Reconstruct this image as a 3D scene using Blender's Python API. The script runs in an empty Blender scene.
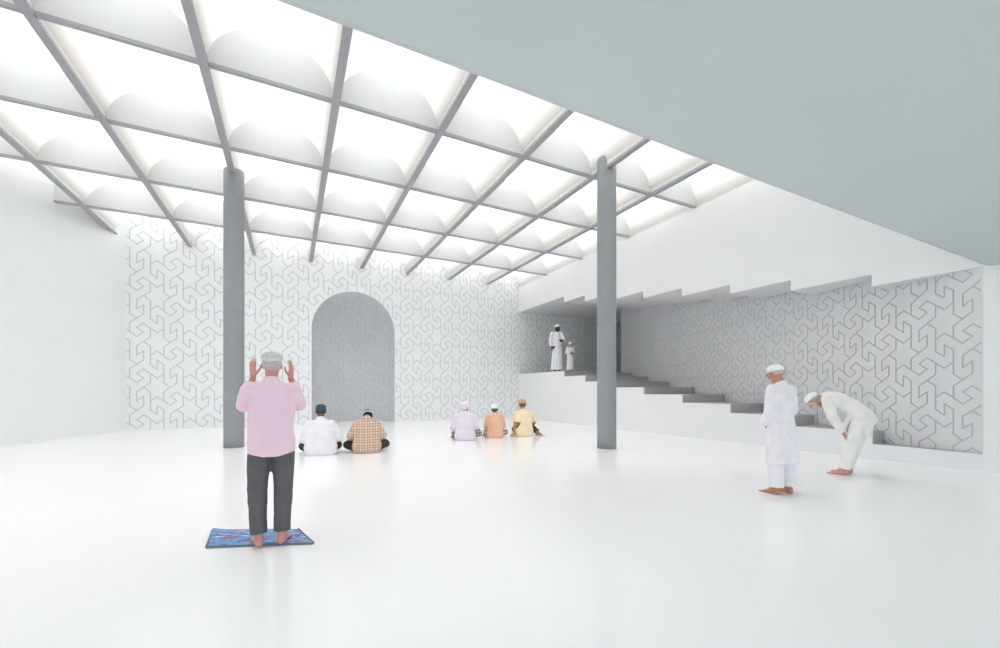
import bpy, bmesh, math, random
from mathutils import Vector, Matrix, noise
random.seed(7)
V = Vector
R = math.radians
SC = bpy.context.scene
COL = SC.collection

# ------------------------------------------------------------------ materials
def mat(name, col, rough=0.6, spec=0.3, coat=0.0, emit=None, strength=0.0, mottle=0.0, mscale=3.0, sheen=0.0):
    m = bpy.data.materials.new(name); m.use_nodes = True
    nt = m.node_tree; b = nt.nodes['Principled BSDF']
    b.inputs['Base Color'].default_value = (*col, 1)
    b.inputs['Roughness'].default_value = rough
    b.inputs['Specular IOR Level'].default_value = spec
    b.inputs['Coat Weight'].default_value = coat
    if sheen: b.inputs['Sheen Weight'].default_value = sheen
    if emit:
        b.inputs['Emission Color'].default_value = (*emit, 1)
        b.inputs['Emission Strength'].default_value = strength
    if mottle:
        tc = nt.nodes.new('ShaderNodeTexCoord'); n = nt.nodes.new('ShaderNodeTexNoise')
        n.inputs['Scale'].default_value = mscale; n.inputs['Detail'].default_value = 4
        r = nt.nodes.new('ShaderNodeMapRange')
        r.inputs[1].default_value = .3; r.inputs[2].default_value = .7
        r.inputs[3].default_value = 1 - mottle; r.inputs[4].default_value = 1 + mottle
        x = nt.nodes.new('ShaderNodeVectorMath'); x.operation = 'SCALE'
        x.inputs[0].default_value = col
        nt.links.new(tc.outputs['Object'], n.inputs['Vector'])
        nt.links.new(n.outputs['Fac'], r.inputs[0]); nt.links.new(r.outputs[0], x.inputs['Scale'])
        nt.links.new(x.outputs[0], b.inputs['Base Color'])
    return m

def srgb(r, g, b):
    f = lambda c: ((c/255+.055)/1.055)**2.4 if c > 10 else c/255/12.92
    return (f(r), f(g), f(b))

M = {}
SKY = (2.9, 1.1)                  # zenith and horizon luminance of the overcast sky
M['floor'] = mat('polished_white_floor', (.94, .945, .95), .16, .45, mottle=.01, mscale=.6)
M['wall'] = mat('white_plaster', (.83, .85, .855), .8, .2, mottle=.012, mscale=1.2)
M['bulkhead'] = mat('white_bulkhead_plaster', (.80, .815, .82), .8, .2, mottle=.012, mscale=1.2)
M['dado'] = mat('white_stair_side', (.80, .81, .825), .7, .2, mottle=.01, mscale=1.2)
M['line'] = mat('grey_inlay_line', (.59, .60, .615), .7, .2)
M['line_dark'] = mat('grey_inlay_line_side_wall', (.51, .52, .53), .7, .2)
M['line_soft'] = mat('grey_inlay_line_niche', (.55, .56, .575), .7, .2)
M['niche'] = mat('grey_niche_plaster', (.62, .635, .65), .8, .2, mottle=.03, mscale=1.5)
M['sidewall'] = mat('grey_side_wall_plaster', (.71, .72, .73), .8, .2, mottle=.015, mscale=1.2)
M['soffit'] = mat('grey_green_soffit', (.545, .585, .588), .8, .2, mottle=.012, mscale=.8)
M['stepsoffit'] = mat('grey_step_soffit', (.74, .75, .76), .8, .2)
M['vault'] = mat('white_vault_plaster', (.80, .79, .775), .85, .15)
M['lunette'] = mat('white_lunette_panel', (.645, .665, .66), .7, .2)
M['flange'] = mat('grey_beam_steel', (.36, .36, .385), .5, .4, mottle=.03, mscale=2)
M['web_and_sky_screen'] = mat('white_beam_web', (.72, .72, .72), .7, .2)
M['column'] = mat('grey_column_concrete', (.29, .305, .315), .55, .3, mottle=.04, mscale=4)
M['step'] = mat('grey_stone_step', (.43, .435, .44), .6, .3, mottle=.03, mscale=4)
M['sky'] = mat('skylight_glow', (.9, .9, .9), .6, .2, emit=(1, .995, .985), strength=1.45)
def translucent(name, col, t, dcol):
    m = bpy.data.materials.new(name); m.use_nodes = True; nt = m.node_tree; nt.nodes.remove(nt.nodes['Principled BSDF'])
    a = nt.nodes.new('ShaderNodeBsdfTranslucent'); d = nt.nodes.new('ShaderNodeBsdfDiffuse'); x = nt.nodes.new('ShaderNodeMixShader')
    a.inputs['Color'].default_value = (*col, 1); d.inputs['Color'].default_value = (*dcol, 1); x.inputs[0].default_value = t
    nt.links.new(d.outputs[0], x.inputs[1]); nt.links.new(a.outputs[0], x.inputs[2]); nt.links.new(x.outputs[0], nt.nodes['Material Output'].inputs['Surface'])
    return m
M['vault'] = translucent('translucent_white_vault', (1, .98, .955), .70, (.62, .60, .58))
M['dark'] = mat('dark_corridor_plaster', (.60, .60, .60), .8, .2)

# ------------------------------------------------------------------ object helpers
def tag(o, label=None, cat=None, group=None, kind=None):
    if label: o['label'] = label
    if cat: o['category'] = cat
    if group: o['group'] = group
    if kind: o['kind'] = kind
    return o

def empty(name, loc=(0, 0, 0), rz=0.0):
    o = bpy.data.objects.new(name, None); COL.objects.link(o)
    o.location = loc; o.rotation_euler = (0, 0, rz); o.empty_display_size = .1
    return o

class MB:
    def __init__(s): s.v = []; s.f = []; s.m = []
    def face(s, pts, mi=0):
        k = len(s.v); s.v += [tuple(p) for p in pts]; s.f.append(tuple(range(k, k+len(pts)))); s.m.append(mi)
    def add(s, vs, fs, mi=0):
        k = len(s.v); s.v += [tuple(p) for p in vs]
        for f in fs: s.f.append(tuple(i+k for i in f)); s.m.append(mi)
    def box(s, x0, x1, y0, y1, z0, z1, mi=0):
        vs = [(x, y, z) for x in (x0, x1) for y in (y0, y1) for z in (z0, z1)]
        s.add(vs, [(0, 1, 3, 2), (4, 6, 7, 5), (0, 4, 5, 1), (2, 3, 7, 6), (0, 2, 6, 4), (1, 5, 7, 3)], mi)
    def prism(s, poly, axis, a0, a1, mi=0):
        # poly = 2D points; axis 'x' -> (y,z); 'y' -> (x,z); 'z' -> (x,y)
        def P(p, a):
            return {'x': (a, p[0], p[1]), 'y': (p[0], a, p[1]), 'z': (p[0], p[1], a)}[axis]
        n = len(poly)
        vs = [P(p, a0) for p in poly] + [P(p, a1) for p in poly]
        fs = [tuple(range(n))[::-1], tuple(range(n, 2*n))] + [(i, (i+1) % n, n+(i+1) % n, n+i) for i in range(n)]
        s.add(vs, fs, mi)
    def loft(s, rings, mi=0, cap=True):
        n = len(rings[0]); vs = [p for r in rings for p in r]; fs = []
        for i in range(len(rings)-1):
            for j in range(n):
                fs.append((i*n+j, i*n+(j+1) % n, (i+1)*n+(j+1) % n, (i+1)*n+j))
        if cap:
            fs.append(tuple(range(n))[::-1]); fs.append(tuple(range((len(rings)-1)*n, len(rings)*n)))
        s.add(vs, fs, mi)
    def mesh(s, name, mats, merge=False):
        me = bpy.data.meshes.new(name); me.from_pydata(s.v, [], s.f)
        for m in mats: me.materials.append(m)
        me.polygons.foreach_set('material_index', s.m)
        bm = bmesh.new(); bm.from_mesh(me)
        if merge: bmesh.ops.remove_doubles(bm, verts=bm.verts, dist=1e-5)
        bmesh.ops.recalc_face_normals(bm, faces=bm.faces)
        bm.to_mesh(me); bm.free()
        return me
    def build(s, name, mats, parent=None, smooth=False, merge=False, cut=None, bevel=0.0):
        if not isinstance(mats, (list, tuple)): mats = [mats]
        me = s.mesh(name, mats, merge)
        if cut:
            bm = bmesh.new(); bm.from_mesh(me)
            bmesh.ops.bisect_plane(bm, geom=bm.verts[:]+bm.edges[:]+bm.faces[:], plane_co=cut[0], plane_no=cut[1], clear_outer=True)
            ed = [e for e in bm.edges if e.is_boundary]
            if ed and len(cut) > 2: bmesh.ops.holes_fill(bm, edges=ed)
            bm.to_mesh(me); bm.free()
        o = bpy.data.objects.new(name, me); COL.objects.link(o)
        if smooth:
            for p in me.polygons: p.use_smooth = True
        if parent: o.parent = parent
        if bevel:
            b = o.modifiers.new('edge', 'BEVEL'); b.width = bevel; b.segments = 2; b.limit_method = 'ANGLE'
        return o

# ------------------------------------------------------------------ room dimensions (metres)
EYE = 1.38
YB = 18.75                       # back wall
XR = 10.54                       # plane of the staircase side / right wall
ZB = 6.7                         # underside of the ceiling beams
YF = 2.60                        # front edge of the low soffit
ZF = 3.49
def xl(y): return -5.13 - .30*(YB - y)          # left wall
def xs(y): return XR + .3237*(y - YF)           # slanted wall behind the staircase
LW = (V((-5.13, YB, 0)), V((-1, .30, 0)).normalized())     # left wall plane, outward normal
SW = (V((XR, YF, 0)), V((1, -.3237, 0)).normalized())      # slanted wall plane

# ------------------------------------------------------------------ inlaid star-and-hook pattern
E1 = V((math.cos(R(30)), math.sin(R(30)))); E2 = V((-math.cos(R(30)), math.sin(R(30))))
def star_segments():
    RT = .3464
    segs = []
    T0 = V((RT*.5, RT*.8660)); Mm = E1*.5
    P1 = T0 + E1*.2; P2 = Mm + E1*.1
    base = [T0, P1, P2, Mm]
    for k in range(6):
        rot = Matrix.Rotation(R(60*k), 2)
        q = [rot @ p for p in base]
        segs += [(q[i], q[i+1]) for i in range(3)]
        tip = rot @ V((RT, 0)); ri = RT/math.sqrt(3)
        i1 = rot @ V((ri*math.cos(R(30)), ri*math.sin(R(30)))); i0 = rot @ V((ri*math.cos(R(30)), -ri*math.sin(R(30))))
        segs += [(tip, i1), (tip, i0)]
    return segs
SEGS = star_segments()
def pattern(u0, u1, v0, v1, us, vs, du, pv, inside, width, emit, steps=1):
    """star columns du apart, pitch pv; a star centre at (us, vs).  emit(list of 4 (u,v) points)"""
    su = du/.8660254
    for c in range(int((u0-us)/du)-2, int((u1-us)/du)+3):
        for r in range(int((v0-vs)/pv)-2, int((v1-vs)/pv)+3):
            cu = us + c*du; cv = vs + (r + (.5 if c % 2 else 0))*pv
            for k, (a, b) in enumerate(SEGS):
                lift = .0007*(k % 7)          # crossing strips never share a plane
                A = V((cu + a.x*su, cv - a.y*pv)); B = V((cu + b.x*su, cv - b.y*pv))
                n = max(1, steps)
                for i in range(n):
                    p = A.lerp(B, i/n); q = A.lerp(B, (i+1)/n)
                    m = (p+q)/2
                    if not (inside(p.x, p.y) and inside(q.x, q.y) and inside(m.x, m.y)): continue
                    d = (q-p).normalized(); t = V((-d.y, d.x))*width/2
                    e0 = d*width*.3*(i == 0); e1 = d*width*.3*(i == n-1)
                    emit([p-t-e0, q-t+e1, q+t+e1, p+t-e0], lift)

# ------------------------------------------------------------------ setting
NX, NR, NS, ND = 2.48, 1.70, 3.95, 1.6      # niche: centre, radius, springing height, depth
def in_niche(x, z, g=0.0):
    dx = abs(x-NX)
    if dx > NR+g: return False
    return z < NS or (dx*dx + (z-NS)**2) < (NR+g)**2
def niche_y(x, z):
    u = (x-NX)/NR; w = max(0, (z-NS)/NR)
    return YB + ND*math.sqrt(max(0, 1-u*u-w*w))

def build_setting():
    f = MB(); f.face([(-13, -6, 0), (18.2, -6, 0), (18.2, 20.4, 0), (-13, 20.4, 0)])
    f.build('floor', M['floor'])['kind'] = 'structure'
    # back wall with an arched opening
    w = MB(); zt = 7.9; x0, x1 = -5.13, 18.0
    w.face([(x0, YB, 0), (NX-NR, YB, 0), (NX-NR, YB, zt), (x0, YB, zt)])
    w.face([(NX+NR, YB, 0), (x1, YB, 0), (x1, YB, zt), (NX+NR, YB, zt)])
    n = 48
    for i in range(n):
        a, b = math.pi*i/n, math.pi*(i+1)/n
        xa, za = NX-NR*math.cos(a), NS+NR*math.sin(a); xb, zb = NX-NR*math.cos(b), NS+NR*math.sin(b)
        w.face([(xa, YB, za), (xb, YB, zb), (xb, YB, zt), (xa, YB, zt)])
    pattern(x0, x1, 0, zt, -3.30, 5.56, .945, 1.62,
            lambda x, z: x0+.02 < x < 17.9 and .02 < z < zt and not in_niche(x, z, .02), .031,
            lambda q, h: w.face([(p.x, YB-.003-h, p.y) for p in q], 1), steps=6)
    w.build('wall_back', [M['wall'], M['line']])['kind'] = 'structure'
    # niche
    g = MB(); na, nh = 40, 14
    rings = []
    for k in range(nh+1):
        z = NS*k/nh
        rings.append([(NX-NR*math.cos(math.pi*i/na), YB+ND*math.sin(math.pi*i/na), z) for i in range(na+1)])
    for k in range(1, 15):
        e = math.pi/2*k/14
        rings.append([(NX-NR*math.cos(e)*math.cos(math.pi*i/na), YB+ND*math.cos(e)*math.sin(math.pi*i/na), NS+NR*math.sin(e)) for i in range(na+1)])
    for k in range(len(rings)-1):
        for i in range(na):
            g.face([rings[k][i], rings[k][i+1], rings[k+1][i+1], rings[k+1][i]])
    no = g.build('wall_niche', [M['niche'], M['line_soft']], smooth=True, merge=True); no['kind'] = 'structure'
    g2 = MB()
    pattern(NX-NR, NX+NR, 0, 5.7, -3.30, 5.56, .945, 1.62,
            lambda x, z: z > .02 and in_niche(x, z, -.06), .03,
            lambda q, h: g2.face([(p.x, niche_y(p.x, p.y)-.02-h, p.y) for p in q], 0), steps=8)
    go = g2.build('niche_inlay', M['line_soft'], parent=no)
    # left wall
    w = MB(); w.prism([(xl(-6), -6), (-5.13, YB), (-5.13-.2, YB), (xl(-6)-.2, -6)], 'z', 0, 7.9)
    w.build('wall_left', M['wall'])['kind'] = 'structure'
    # right wall nearest the camera, beside the low soffit
    w = MB(); w.box(XR, XR+.2, -6, YF, 0, ZF+.35)
    w.build('wall_right', M['wall'])['kind'] = 'structure'
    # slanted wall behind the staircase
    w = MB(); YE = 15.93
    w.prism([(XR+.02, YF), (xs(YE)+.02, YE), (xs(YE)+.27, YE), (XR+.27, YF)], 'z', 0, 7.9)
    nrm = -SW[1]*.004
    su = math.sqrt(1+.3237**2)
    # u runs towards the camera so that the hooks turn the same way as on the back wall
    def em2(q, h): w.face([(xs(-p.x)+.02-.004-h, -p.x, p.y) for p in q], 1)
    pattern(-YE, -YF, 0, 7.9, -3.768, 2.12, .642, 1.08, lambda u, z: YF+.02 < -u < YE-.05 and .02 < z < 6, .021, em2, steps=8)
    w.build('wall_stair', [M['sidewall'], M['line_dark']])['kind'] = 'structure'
    w = MB(); w.prism([(xs(15.93)+.28, 15.7), (18.2, 15.7), (18.2, YB), (18.0, YB), (18.0, 15.93), (xs(15.93)+.28, 15.93)], 'z', 0, 7.9)  # leg at the slanted wall's end is added, keeps daylight out of the corridor
    w.build('wall_corridor', M['dark'])['kind'] = 'structure'
    w = MB(); w.prism([(XR, YF-.2), (18.2, YF-.2), (18.2, YB+.2), (XR, YB+.2)], 'z', 7.9, 8.1)  # added roof, out of view, blocks sky light leaking past the stepped soffit
    w.build('sky_block_roof', M['wall'])['kind'] = 'structure'
    # low soffit over the entrance, chamfered front edge and upstand
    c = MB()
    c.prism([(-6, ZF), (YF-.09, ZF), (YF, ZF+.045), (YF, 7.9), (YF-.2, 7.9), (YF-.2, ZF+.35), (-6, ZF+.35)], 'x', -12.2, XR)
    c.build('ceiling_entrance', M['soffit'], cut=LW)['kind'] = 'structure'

# ------------------------------------------------------------------ vaulted ceiling
BX = [-7.3, -5.30, -3.29, -1.26, .75, 2.75, 4.74, 6.74, 8.74]       # long beams
CY = [16.10, 13.48, 10.84, 8.22]                                     # cross rows
ORD = ['leftmost', 'second', 'third', 'fourth', 'fifth', 'sixth', 'seventh', 'eighth', 'ninth']
ROWN = ['row closest to back wall', 'second row from back wall', 'third row from back wall', 'fourth row from back wall']
VB = .86
def build_ceiling():
    edges = [-9.3] + BX + [XR]
    y0, y1 = YF, YB
    for i in range(len(edges)-1):
        a, b = edges[i]+.036, edges[i+1]-(.036 if i < len(edges)-2 else 0)
        xc, rx = (a+b)/2, (b-a)/2
        def pt(ph, y): return (xc-rx*math.cos(ph), y, ZB+.04+VB*math.sin(ph))
        v = MB(); n = 40
        for k in range(n):
            p, q = math.pi*k/n, math.pi*(k+1)/n
            v.face([pt(p, y0), pt(q, y0), pt(q, y1), pt(p, y1)])
        o = v.build('ceiling_vault', M['vault'], smooth=True, merge=True, cut=LW); o['kind'] = 'structure'
        # lunette baffles across this vault
        for r, y in enumerate(CY):
            if b < xl(y)+.1: continue
            top = []; nn = 28
            for k in range(nn+1):
                ph = math.pi*k/nn
                top.append((xc-(rx-.005)*math.cos(ph), ZB+.05+(VB-.02)*math.sin(ph)))
            e = empty('arched_baffle', ((max(a, xl(y))+b)/2, y, ZB))
            off = V(e.location)
            p = MB(); p.prism([(q[0]-off.x, q[1]-off.z) for q in top], 'y', -.016, .016)
            lw = (LW[0]-off, LW[1])
            p.build('panel', M['lunette'], e, cut=lw)
            q = MB(); q.box(a-off.x+.036, b-off.x-.036, -.04, .04, -.005, .05)
            q.build('bottom_rail', M['flange'], e, cut=lw)
            if i == len(edges)-2: bay = 'in narrow bay beside bulkhead'
            elif i == 1: bay = 'cut short by the left wall'
            elif i == 0: bay = 'beyond the outermost left beam'
            else: bay = 'in ' + ORD[i-2] + ' full bay from left'
            if i == 2: bay = 'in leftmost full bay'
            tag(e, 'white baffle %s, %s' % (bay, ROWN[r]), 'ceiling baffle', 'half-round baffles in the ceiling vaults', 'thing')
    for i, x in enumerate(BX):
        ye = y1 - .02
        if xl(ye) > x-.08: ye = YB - (-5.13 - (x-.08))/.30 - .02 if x < -5.3 else ye
        e = empty('ceiling_beam', (x, (y0+ye)/2, ZB))
        L = (ye-y0)/2
        lw = (LW[0]-V(e.location), LW[1])
        f = MB(); f.box(-.068, .068, -L, L, -.03, .03); f.build('flange', M['flange'], e, cut=lw)
        w = MB(); w.box(-.04, .04, -L, L, .03, 1.45); w.build('web_and_sky_screen', M['web_and_sky_screen'], e, cut=lw)  # web carried up unseen above the vaults, added height shades their sides
        if i == 0: lb = 'grey ceiling beam ending against the left wall'
        else:
            lb = 'grey ceiling beam running to the back wall, ' + ['', 'leftmost of all', 'second from the left', 'third from the left, over the left column',
              'fourth from the left, over the niche edge', 'fifth from the left', 'sixth from the left', 'seventh from the left, over the right column', 'closest to the white bulkhead'][i]
        tag(e, lb, 'ceiling beam', 'long ceiling beams', 'thing')

def build_columns():
    def col(x, y, r, zt, label, dome):
        n = 40; rings = []
        prof = [(r, 0), (r, .4), (r, 2), (r, 4), (r, zt-.5)] + ([(r, zt-.16), (r*.985, zt-.11), (r*.9, zt-.055), (r*.72, zt-.018), (r*.4, zt), (.01, zt)] if dome else [(r, zt-.01), (r-.01, zt), (.01, zt)])
        for rr, z in prof:
            rings.append([(rr*math.cos(2*math.pi*k/n), rr*math.sin(2*math.pi*k/n), z) for k in range(n)])
        b = MB(); b.loft(rings)
        o = b.build('column', M['column'], smooth=True); o.location = (x, y, 0)
        tag(o, label, 'column', kind='thing')
    col(-1.24, 12.09, .222, 6.80, 'round grey column standing behind the man in the pink shirt', False)
    col(6.84, 7.81, .228, 7.05, 'round grey column in front of the staircase', True)

# ------------------------------------------------------------------ staircase and bulkhead
SY = [YF, 4.12, 5.65, 7.17, 8.70, 10.23, 11.77, 13.32, 14.73]
SZ = [.30, .55, .79, 1.03, 1.27, 1.51, 1.76, 2.01, 2.25]
UZ = [3.51, 3.75, 4.0, 4.24, 4.49, 4.73, 4.98, 5.22, 5.46]
def build_stairs():
    e = empty('staircase', (XR, 9, 0)); off = V((XR, 9, 0))
    prof = [(YF, 0)]
    for i, y in enumerate(SY):
        prof.append((y, SZ[i]))
        y2 = SY[i+1] if i < 8 else YB-.01
        prof.append((y2, SZ[i]))
    prof.append((YB-.01, 0))
    b = MB(); b.prism([(p[0]-9, p[1]) for p in prof], 'x', 0, .06)
    o = b.build('side_wall', M['dado'], e); o['label'] = 'white stepped side wall of the staircase'
    cut = (SW[0]-off, SW[1])
    for i, y in enumerate(SY):
        y2 = SY[i+1]+.1 if i < 8 else YB-.01
        b = MB()
        z0 = SZ[i-1] - .05 if i else 0
        if i < 8: b.box(.06, 4.3, y-9+(.0005 if i else .01), y2-9, z0, SZ[i]-.001)
        if i < 8: b.build('step', M['step'], e, cut=cut)
        else:
            b.prism([(.06, y-9), (xs(y)-XR-.01, y-9), (xs(15.93)-XR-.01, 15.93-9), (7.48, 15.95-9), (7.48, YB-.01-9), (.06, YB-.01-9)], 'z', z0, SZ[i]-.001)
            b.build('landing', M['step'], e)
    tag(e, 'broad staircase with grey steps and white side wall rising to a landing', 'staircase', kind='thing')
    e = empty('stepped_bulkhead', (XR, 9, ZF))
    prof = []
    for i in range(9):
        y2 = SY[i+1] if i < 8 else YB-.01
        prof += [(SY[i], UZ[i]), (y2, UZ[i])]
    prof += [(YB-.01, 7.9), (YF, 7.9)]
    b = MB(); b.prism([(p[0]-9, p[1]-ZF) for p in prof], 'x', 0, .10)
    b.build('fascia', M['bulkhead'], e)
    b = MB()
    for i in range(9):
        y2 = SY[i+1] if i < 8 else YB-.01
        if i == 8: pl = [(.10, SY[i]-9), (xs(SY[i])-XR-.01, SY[i]-9), (xs(15.93)-XR-.01, 15.93-9), (7.48, 15.95-9), (7.48, y2-9), (.10, y2-9)]
        else: pl = [(.10, SY[i]-9), (max(.11, xs(SY[i])-XR-.01), SY[i]-9), (xs(y2)-XR-.01, y2-9), (.10, y2-9)]
        b.prism(pl, 'z', UZ[i]-ZF+.001, UZ[i]+.3-ZF)
    o = b.build('soffit', M['stepsoffit'], e); o['label'] = 'grey stepped underside'
    tag(e, 'white bulkhead with a sawtooth lower edge hanging over the staircase', 'bulkhead', kind='thing')

# ------------------------------------------------------------------ figures
def perp(d, hint):
    d = d.normalized(); s = hint - d*hint.dot(d)
    if s.length < 1e-4: s = V((1, 0, 0)) - d*d.x
    if s.length < 1e-4: s = V((0, 1, 0))
    s.normalize(); return s, d.cross(s)

def seg(mb, p0, p1, r0, r1, side=V((1, 0, 0)), fl=1.0, n=14):
    """rounded tapered limb; fl flattens it across 'side'"""
    p0, p1 = V(p0), V(p1); d = p1-p0
    if d.length < 1e-5: d = V((0, 0, 1e-4))
    dn = d.normalized(); a, b = perp(dn, V(side)); rings = []
    def ring(c, r): return [c + a*r*math.cos(2*math.pi*k/n) + b*r*fl*math.sin(2*math.pi*k/n) for k in range(n)]
    for e in (80, 55, 28): rings.append(ring(p0 - dn*r0*math.sin(R(e)), r0*math.cos(R(e))))
    for t in (0, .5, 1): rings.append(ring(p0.lerp(p1, t), r0+(r1-r0)*t))
    for e in (28, 55, 80): rings.append(ring(p1 + dn*r1*math.sin(R(e)), r1*math.cos(R(e))))
    mb.loft(rings)

def chain(mb, pts, rs, side=V((1, 0, 0)), fl=1.0):
    for i in range(len(pts)-1): seg(mb, pts[i], pts[i+1], rs[i], rs[i+1], side, fl)

def ell(mb, c, rad, ax=(V((1, 0, 0)), V((0, 1, 0)), V((0, 0, 1))), n=18, m=12):
    c = V(c); rings = []
    for i in range(1, m):
        t = math.pi*i/m - math.pi/2
        rings.append([c + ax[0]*rad[0]*math.cos(t)*math.cos(2*math.pi*k/n) + ax[1]*rad[1]*math.cos(t)*math.sin(2*math.pi*k/n) + ax[2]*rad[2]*math.sin(t) for k in range(n)])
    mb.loft(rings)

def trunk(mb, rings, right=V((1, 0, 0)), n=28, cap=.6):
    """rings: (centre, half width, half depth); sections face along the path"""
    out = []; N = len(rings)
    for i, (c, a, b) in enumerate(rings):
        c = V(c); d = V(rings[min(i+1, N-1)][0]) - V(rings[max(i-1, 0)][0])
        s, t = perp(d, right); t = -t if False else t
        ring = lambda cc, k: [cc + s*a*k*math.cos(2*math.pi*j/n) + t*b*k*math.sin(2*math.pi*j/n) for j in range(n)]
        dn = d.normalized(); h = min(a, b)*cap
        if i == 0:
            for e in (75, 40): out.append(ring(c - dn*h*math.sin(R(e)), math.cos(R(e))))
        out.append(ring(c, 1))
        if i == N-1:
            for e in (40, 75): out.append(ring(c + dn*h*math.sin(R(e)), math.cos(R(e))))
    mb.loft(out)

def surface(mb, name, mats, parent, voxel, smooth=3, cuts=(), disp=None, paint=None):
    """the union of the shapes in mb as one continuous skin"""
    me = mb.mesh(name, [])
    o = bpy.data.objects.new(name, me); COL.objects.link(o)
    r = o.modifiers.new('skin', 'REMESH'); r.mode = 'VOXEL'; r.voxel_size = voxel; r.adaptivity = 0
    dg = bpy.context.evaluated_depsgraph_get(); dg.update()
    m2 = bpy.data.meshes.new_from_object(o.evaluated_get(dg))
    o.modifiers.clear(); o.data = m2; bpy.data.meshes.remove(me); m2.name = name
    bm = bmesh.new(); bm.from_mesh(m2)
    for _ in range(smooth): bmesh.ops.smooth_vert(bm, verts=bm.verts, factor=.5, use_axis_x=True, use_axis_y=True, use_axis_z=True)
    if disp:
        bm.normal_update()
        mv = [(v, v.normal*disp(v.co, v.normal)) for v in bm.verts]
        for v, q in mv: v.co += q
    for (pc, pn, rad) in cuts:
        pc, pn = V(pc), V(pn)
        fs = [f for f in bm.faces if (f.calc_center_median()-pc).length < rad]
        es = {e for f in fs for e in f.edges}; vs = {v for f in fs for v in f.verts}
        bmesh.ops.bisect_plane(bm, geom=list(vs)+list(es)+fs, plane_co=pc, plane_no=pn, clear_outer=True)
    bm.normal_update()
    if paint:
        for f in bm.faces: f.material_index = paint(f.calc_center_median())
    for f in bm.faces: f.smooth = True
    bm.to_mesh(m2); bm.free()
    for m in (mats if isinstance(mats, (list, tuple)) else [mats]): m2.materials.append(m)
    o.parent = parent
    return o

SKIN = {'tan': srgb(190, 138, 112), 'brown': srgb(140, 92, 68), 'pink': srgb(208, 150, 135), 'dark': srgb(92, 62, 48)}
SKM = {k: mat('skin_' + k, c, .55, .35, mottle=.05, mscale=14) for k, c in SKIN.items()}
M['eye'] = mat('eye_white', (.75, .74, .70), .25, .5); M['iris'] = mat('eye_iris', (.03, .018, .01), .2, .5)
LIPM = {k: mat('lips_' + k, tuple(x*y for x, y in zip(c, (.78, .55, .55))), .5, .4) for k, c in SKIN.items()}

def hand(mb, W, d, n, left, curl=.4, spread=1.0, k=1.0):
    W = V(W); d = V(d).normalized(); n = V(n); n = (n - d*n.dot(d)).normalized()
    s = n.cross(d) if left else d.cross(n)
    trunk(mb, [(W - d*.01*k, .025*k, .019*k), (W + d*.03*k, .037*k, .016*k), (W + d*.07*k, .041*k, .0145*k), (W + d*.09*k, .038*k, .012*k)], right=s, n=16, cap=.3)
    for j, (o, st, ln) in enumerate(((.030, .086, .95), (.0105, .092, 1.06), (-.0095, .088, 1.0), (-.028, .079, .80))):
        p = W + (d*st + s*o)*k; a = 0
        dd = (d + s*o*4.5*spread).normalized(); rr = .0092
        for q, (L, c) in enumerate(((.040, .30), (.026, .75), (.022, .65))):
            a += c*curl*(1 + .12*j); e = dd*math.cos(a) + n*math.sin(a)
            p2 = p + e*L*ln*k; seg(mb, p, p2, rr*k, (rr-.0009)*k, s, n=10); p = p2; rr -= .0009
    p = W + (d*.022 + s*.024)*k; p1 = W + (d*.052 + s*.060 + n*.010)*k; p2 = p1 + (d*.8 + s*.5 + n*.25).normalized()*.032*k; p3 = p2 + (d*.95 + s*.15 + n*.3*curl).normalized()*.026*k
    seg(mb, p, p1, .0145*k, .0115*k); seg(mb, p1, p2, .0115*k, .0102*k); seg(mb, p2, p3, .0102*k, .0085*k)

def foot(mb, A, f, up=V((0, 0, 1)), k=1.0, h=.085):
    A = V(A); f = V(f).normalized(); up = (V(up) - f*V(up).dot(f)).normalized(); s = f.cross(up)
    z = -h
    seg(mb, A, A - f*.025 + up*(z+.036), .038, .036)
    trunk(mb, [(A - f*.045 + up*(z+.032), .026, .028), (A - f*.01 + up*(z+.036), .033, .034), (A + f*.05 + up*(z+.036), .036, .032), (A + f*.11 + up*(z+.026), .044, .024), (A + f*.155 + up*(z+.018), .046, .016)], right=s, n=18, cap=.5)
    seg(mb, A, A + f*.07 + up*(z+.05), .037, .028)
    for o, l, r in ((-.030, .052, .013), (-.010, .05, .0095), (.007, .044, .009), (.022, .037, .0085), (.036, .028, .008)):
        seg(mb, A + f*.15 + s*o*.95 + up*(z+.016), A + f*(.15+l) + s*o*1.05 + up*(z+.011), r, r*.85, s)

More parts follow.
